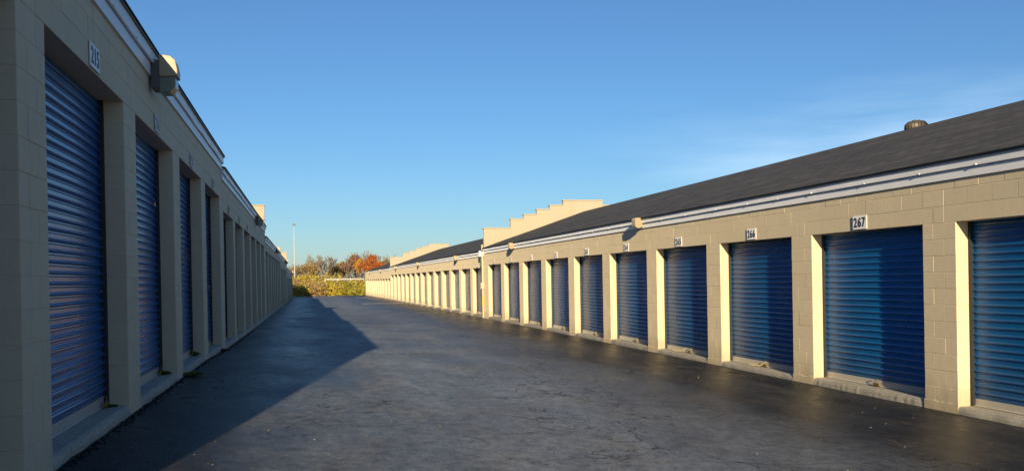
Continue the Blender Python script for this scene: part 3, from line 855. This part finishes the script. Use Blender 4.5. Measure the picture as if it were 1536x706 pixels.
# ------------------------------------------------------------------ guard rail on the embankment
gr = empty('guard_rail', (0, 148.2, 1.45)); props(gr, 'white guard rail along the road behind the yellow shrubs', 'guard rail')
m = MB(); pr = [(0, .50), (-.05, .56), (-.01, .62), (-.05, .68), (0, .74), (.02, .74), (-.02, .68), (.02, .62), (-.02, .56), (.02, .50)]
k = len(m.v)
for xx in (-60.0, 60.0): m.v += [(xx, p[0], p[1]) for p in pr]
for j in range(len(pr)): m.f.append((j, (j+1) % len(pr), (j+1) % len(pr)+len(pr), j+len(pr)))
m.obj('rail', M_rail, gr)
pm = MB(); pm.box(-.05, .05, .03, .13, -.3, .72); pmesh = pm.mesh('post', M_rail)
for i in range(60): link('post', pmesh, gr, (-60+i*2.0+1, 0, 0))

# ------------------------------------------------------------------ trees
def tree(x, y, z, h, wd, mt, leaves, label, seed, leafsize=.2, trunk=.16, twigs=True, low=.25):
    t = empty('tree', (x, y, z)); props(t, label, 'tree', 'autumn trees behind the guard rail')
    rg = random.Random(seed); b = MB(); tips = []
    def grow(p, d, l, r, lv):
        q = p+d*l; mid = p+d*l*.5+Vector((rg.uniform(-1, 1), rg.uniform(-1, 1), 0))*l*.05
        rr_ = max(r, .03); b.tube([p, mid, q], [rr_, rr_*.85, max(rr_*.65, .025)], 5 if lv < 2 else 3)
        if lv >= (5 if twigs else 3): tips.append(q); return
        if lv >= 2: tips.append(q)
        n = rg.choice((3, 4)) if lv < 4 else rg.choice((2, 3))
        for i in range(n):
            a = rg.uniform(0, 6.28) if lv else i*2.1+rg.uniform(-.4, .4)
            sp = rg.uniform(.35, .75)*(wd/h*1.5)
            nd = (d+Vector((math.cos(a)*sp, math.sin(a)*sp, rg.uniform(-.05, .25)))).normalized()
            grow(q, nd, l*rg.uniform(.62, .84), r*.66, lv+1)
    grow(Vector((0, 0, -.3)), Vector((0, 0, 1)), h*low+.3, trunk, 0)
    mx = max(v[2] for v in b.v); f_ = h/mx
    wx = max(abs(v[0]) for v in b.v); fx = (wd/2)/wx
    b.v = [(v[0]*fx if v[2] > 0 else v[0], v[1]*fx if v[2] > 0 else v[1], v[2]*f_) for v in b.v]
    b.obj('trunk', M_bark, t, recalc=False)
    if leaves:
        T = np.array([(q.x*fx, q.y*fx, q.z*f_) for q in tips])
        def pos(n):
            return T[rng.integers(0, len(T), n)]+rng.normal(0, 1, (n, 3))*np.array([wd, wd, h])*.035
        V, Fq = leaf_quads(rng, leaves, pos, leafsize); V[:, 2] = np.maximum(V[:, 2], .2)
        link('crown', np_mesh('crown', V, Fq, mt), t)
    return t
def px(x, y):   # world x on the plane at depth y for a picture column (source pixels)
    v = F + R2*((x-768)/1382.0); return v.x/v.y*y
def zt(ypx, y): return EYE + (421.8-ypx)*y/1382.0/1.0
TR = [ # column, top row, depth, width, leaf material, leaves, label
 (446, 397, 172, 3.2, L_tan, 300, 'bare grey-brown tree just right of the tall light pole', .13),
 (463, 393, 180, 4.2, L_brn, 500, 'nearly bare brown tree left of the big bare spreading tree', .12),
 (473, 398, 176, 3.0, L_brn, 900, 'small brown-leaved tree under the left side of the bare spreading tree', .12),
 (486, 382, 166, 5.0, L_tan, 0, 'large bare grey tree with spreading limbs left of the yellow tree', .24),
 (500, 397, 172, 3.4, L_tan, 1900, 'tan-leaved tree between the bare spreading tree and the yellow tree', .14),
 (512, 394, 174, 2.8, L_yel, 2300, 'yellow-green leafy tree in the middle of the far tree line', .14),
 (524, 390, 170, 3.6, L_red, 700, 'thin russet tree right of the yellow-green tree', .13),
 (534, 384, 178, 2.6, L_red, 1600, 'tall narrow russet tree behind the golden tree', .13),
 (540, 391, 168, 2.0, L_gld, 2600, 'bright golden narrow tree left of the orange tree', .12),
 (555, 376, 180, 4.6, L_tan, 0, 'tall bare grey tree rising behind the orange tree', .2),
 (549, 394, 166, 2.6, L_org, 2300, 'small orange tree close beside the golden tree', .12),
 (562, 386, 170, 4.2, L_org, 5200, 'broad vivid orange tree above the end of the right row', .16),
 (574, 388, 178, 3.4, L_tan, 150, 'bare grey tree right of the vivid orange tree', .13),
 (583, 396, 175, 3.2, L_red, 300, 'low thin russet tree behind the roof of the right row', .13),
 (430, 400, 176, 4.0, L_brn, 400, 'brown bare tree mostly behind the left row', .14),
 (405, 402, 172, 4.5, L_tan, 900, 'tan tree wholly behind the left row', .14),
 (600, 398, 172, 4.2, L_brn, 900, 'brown tree hidden behind the right row roof', .14),
]
for i, (cx_, top, dep, wd, mt, nl, lab, tr) in enumerate(TR):
    tree(px(cx_, dep), dep, 0, zt(top, dep), wd, mt, nl, lab, 100+i*7, .17, tr, True, .22 if nl else .26)

# ------------------------------------------------------------------ light pole
lp = empty('light_pole', (-1.62, 150.0, 1.2)); props(lp, 'tall slim white light pole beyond the end of the left row', 'light pole')
m = MB(); m.tube([(0, 0, -.5), (0, 0, 9.4)], [.085, .04], 8); m.obj('pole', M_pole, lp)
m = MB(); m.box(-.06, .06, -.06, .06, 9.4, 9.5); m.box(-.16, .26, -.18, .18, 9.50, 9.78); m.obj('lamp_head', M_lampdk, lp, bevel=.01)
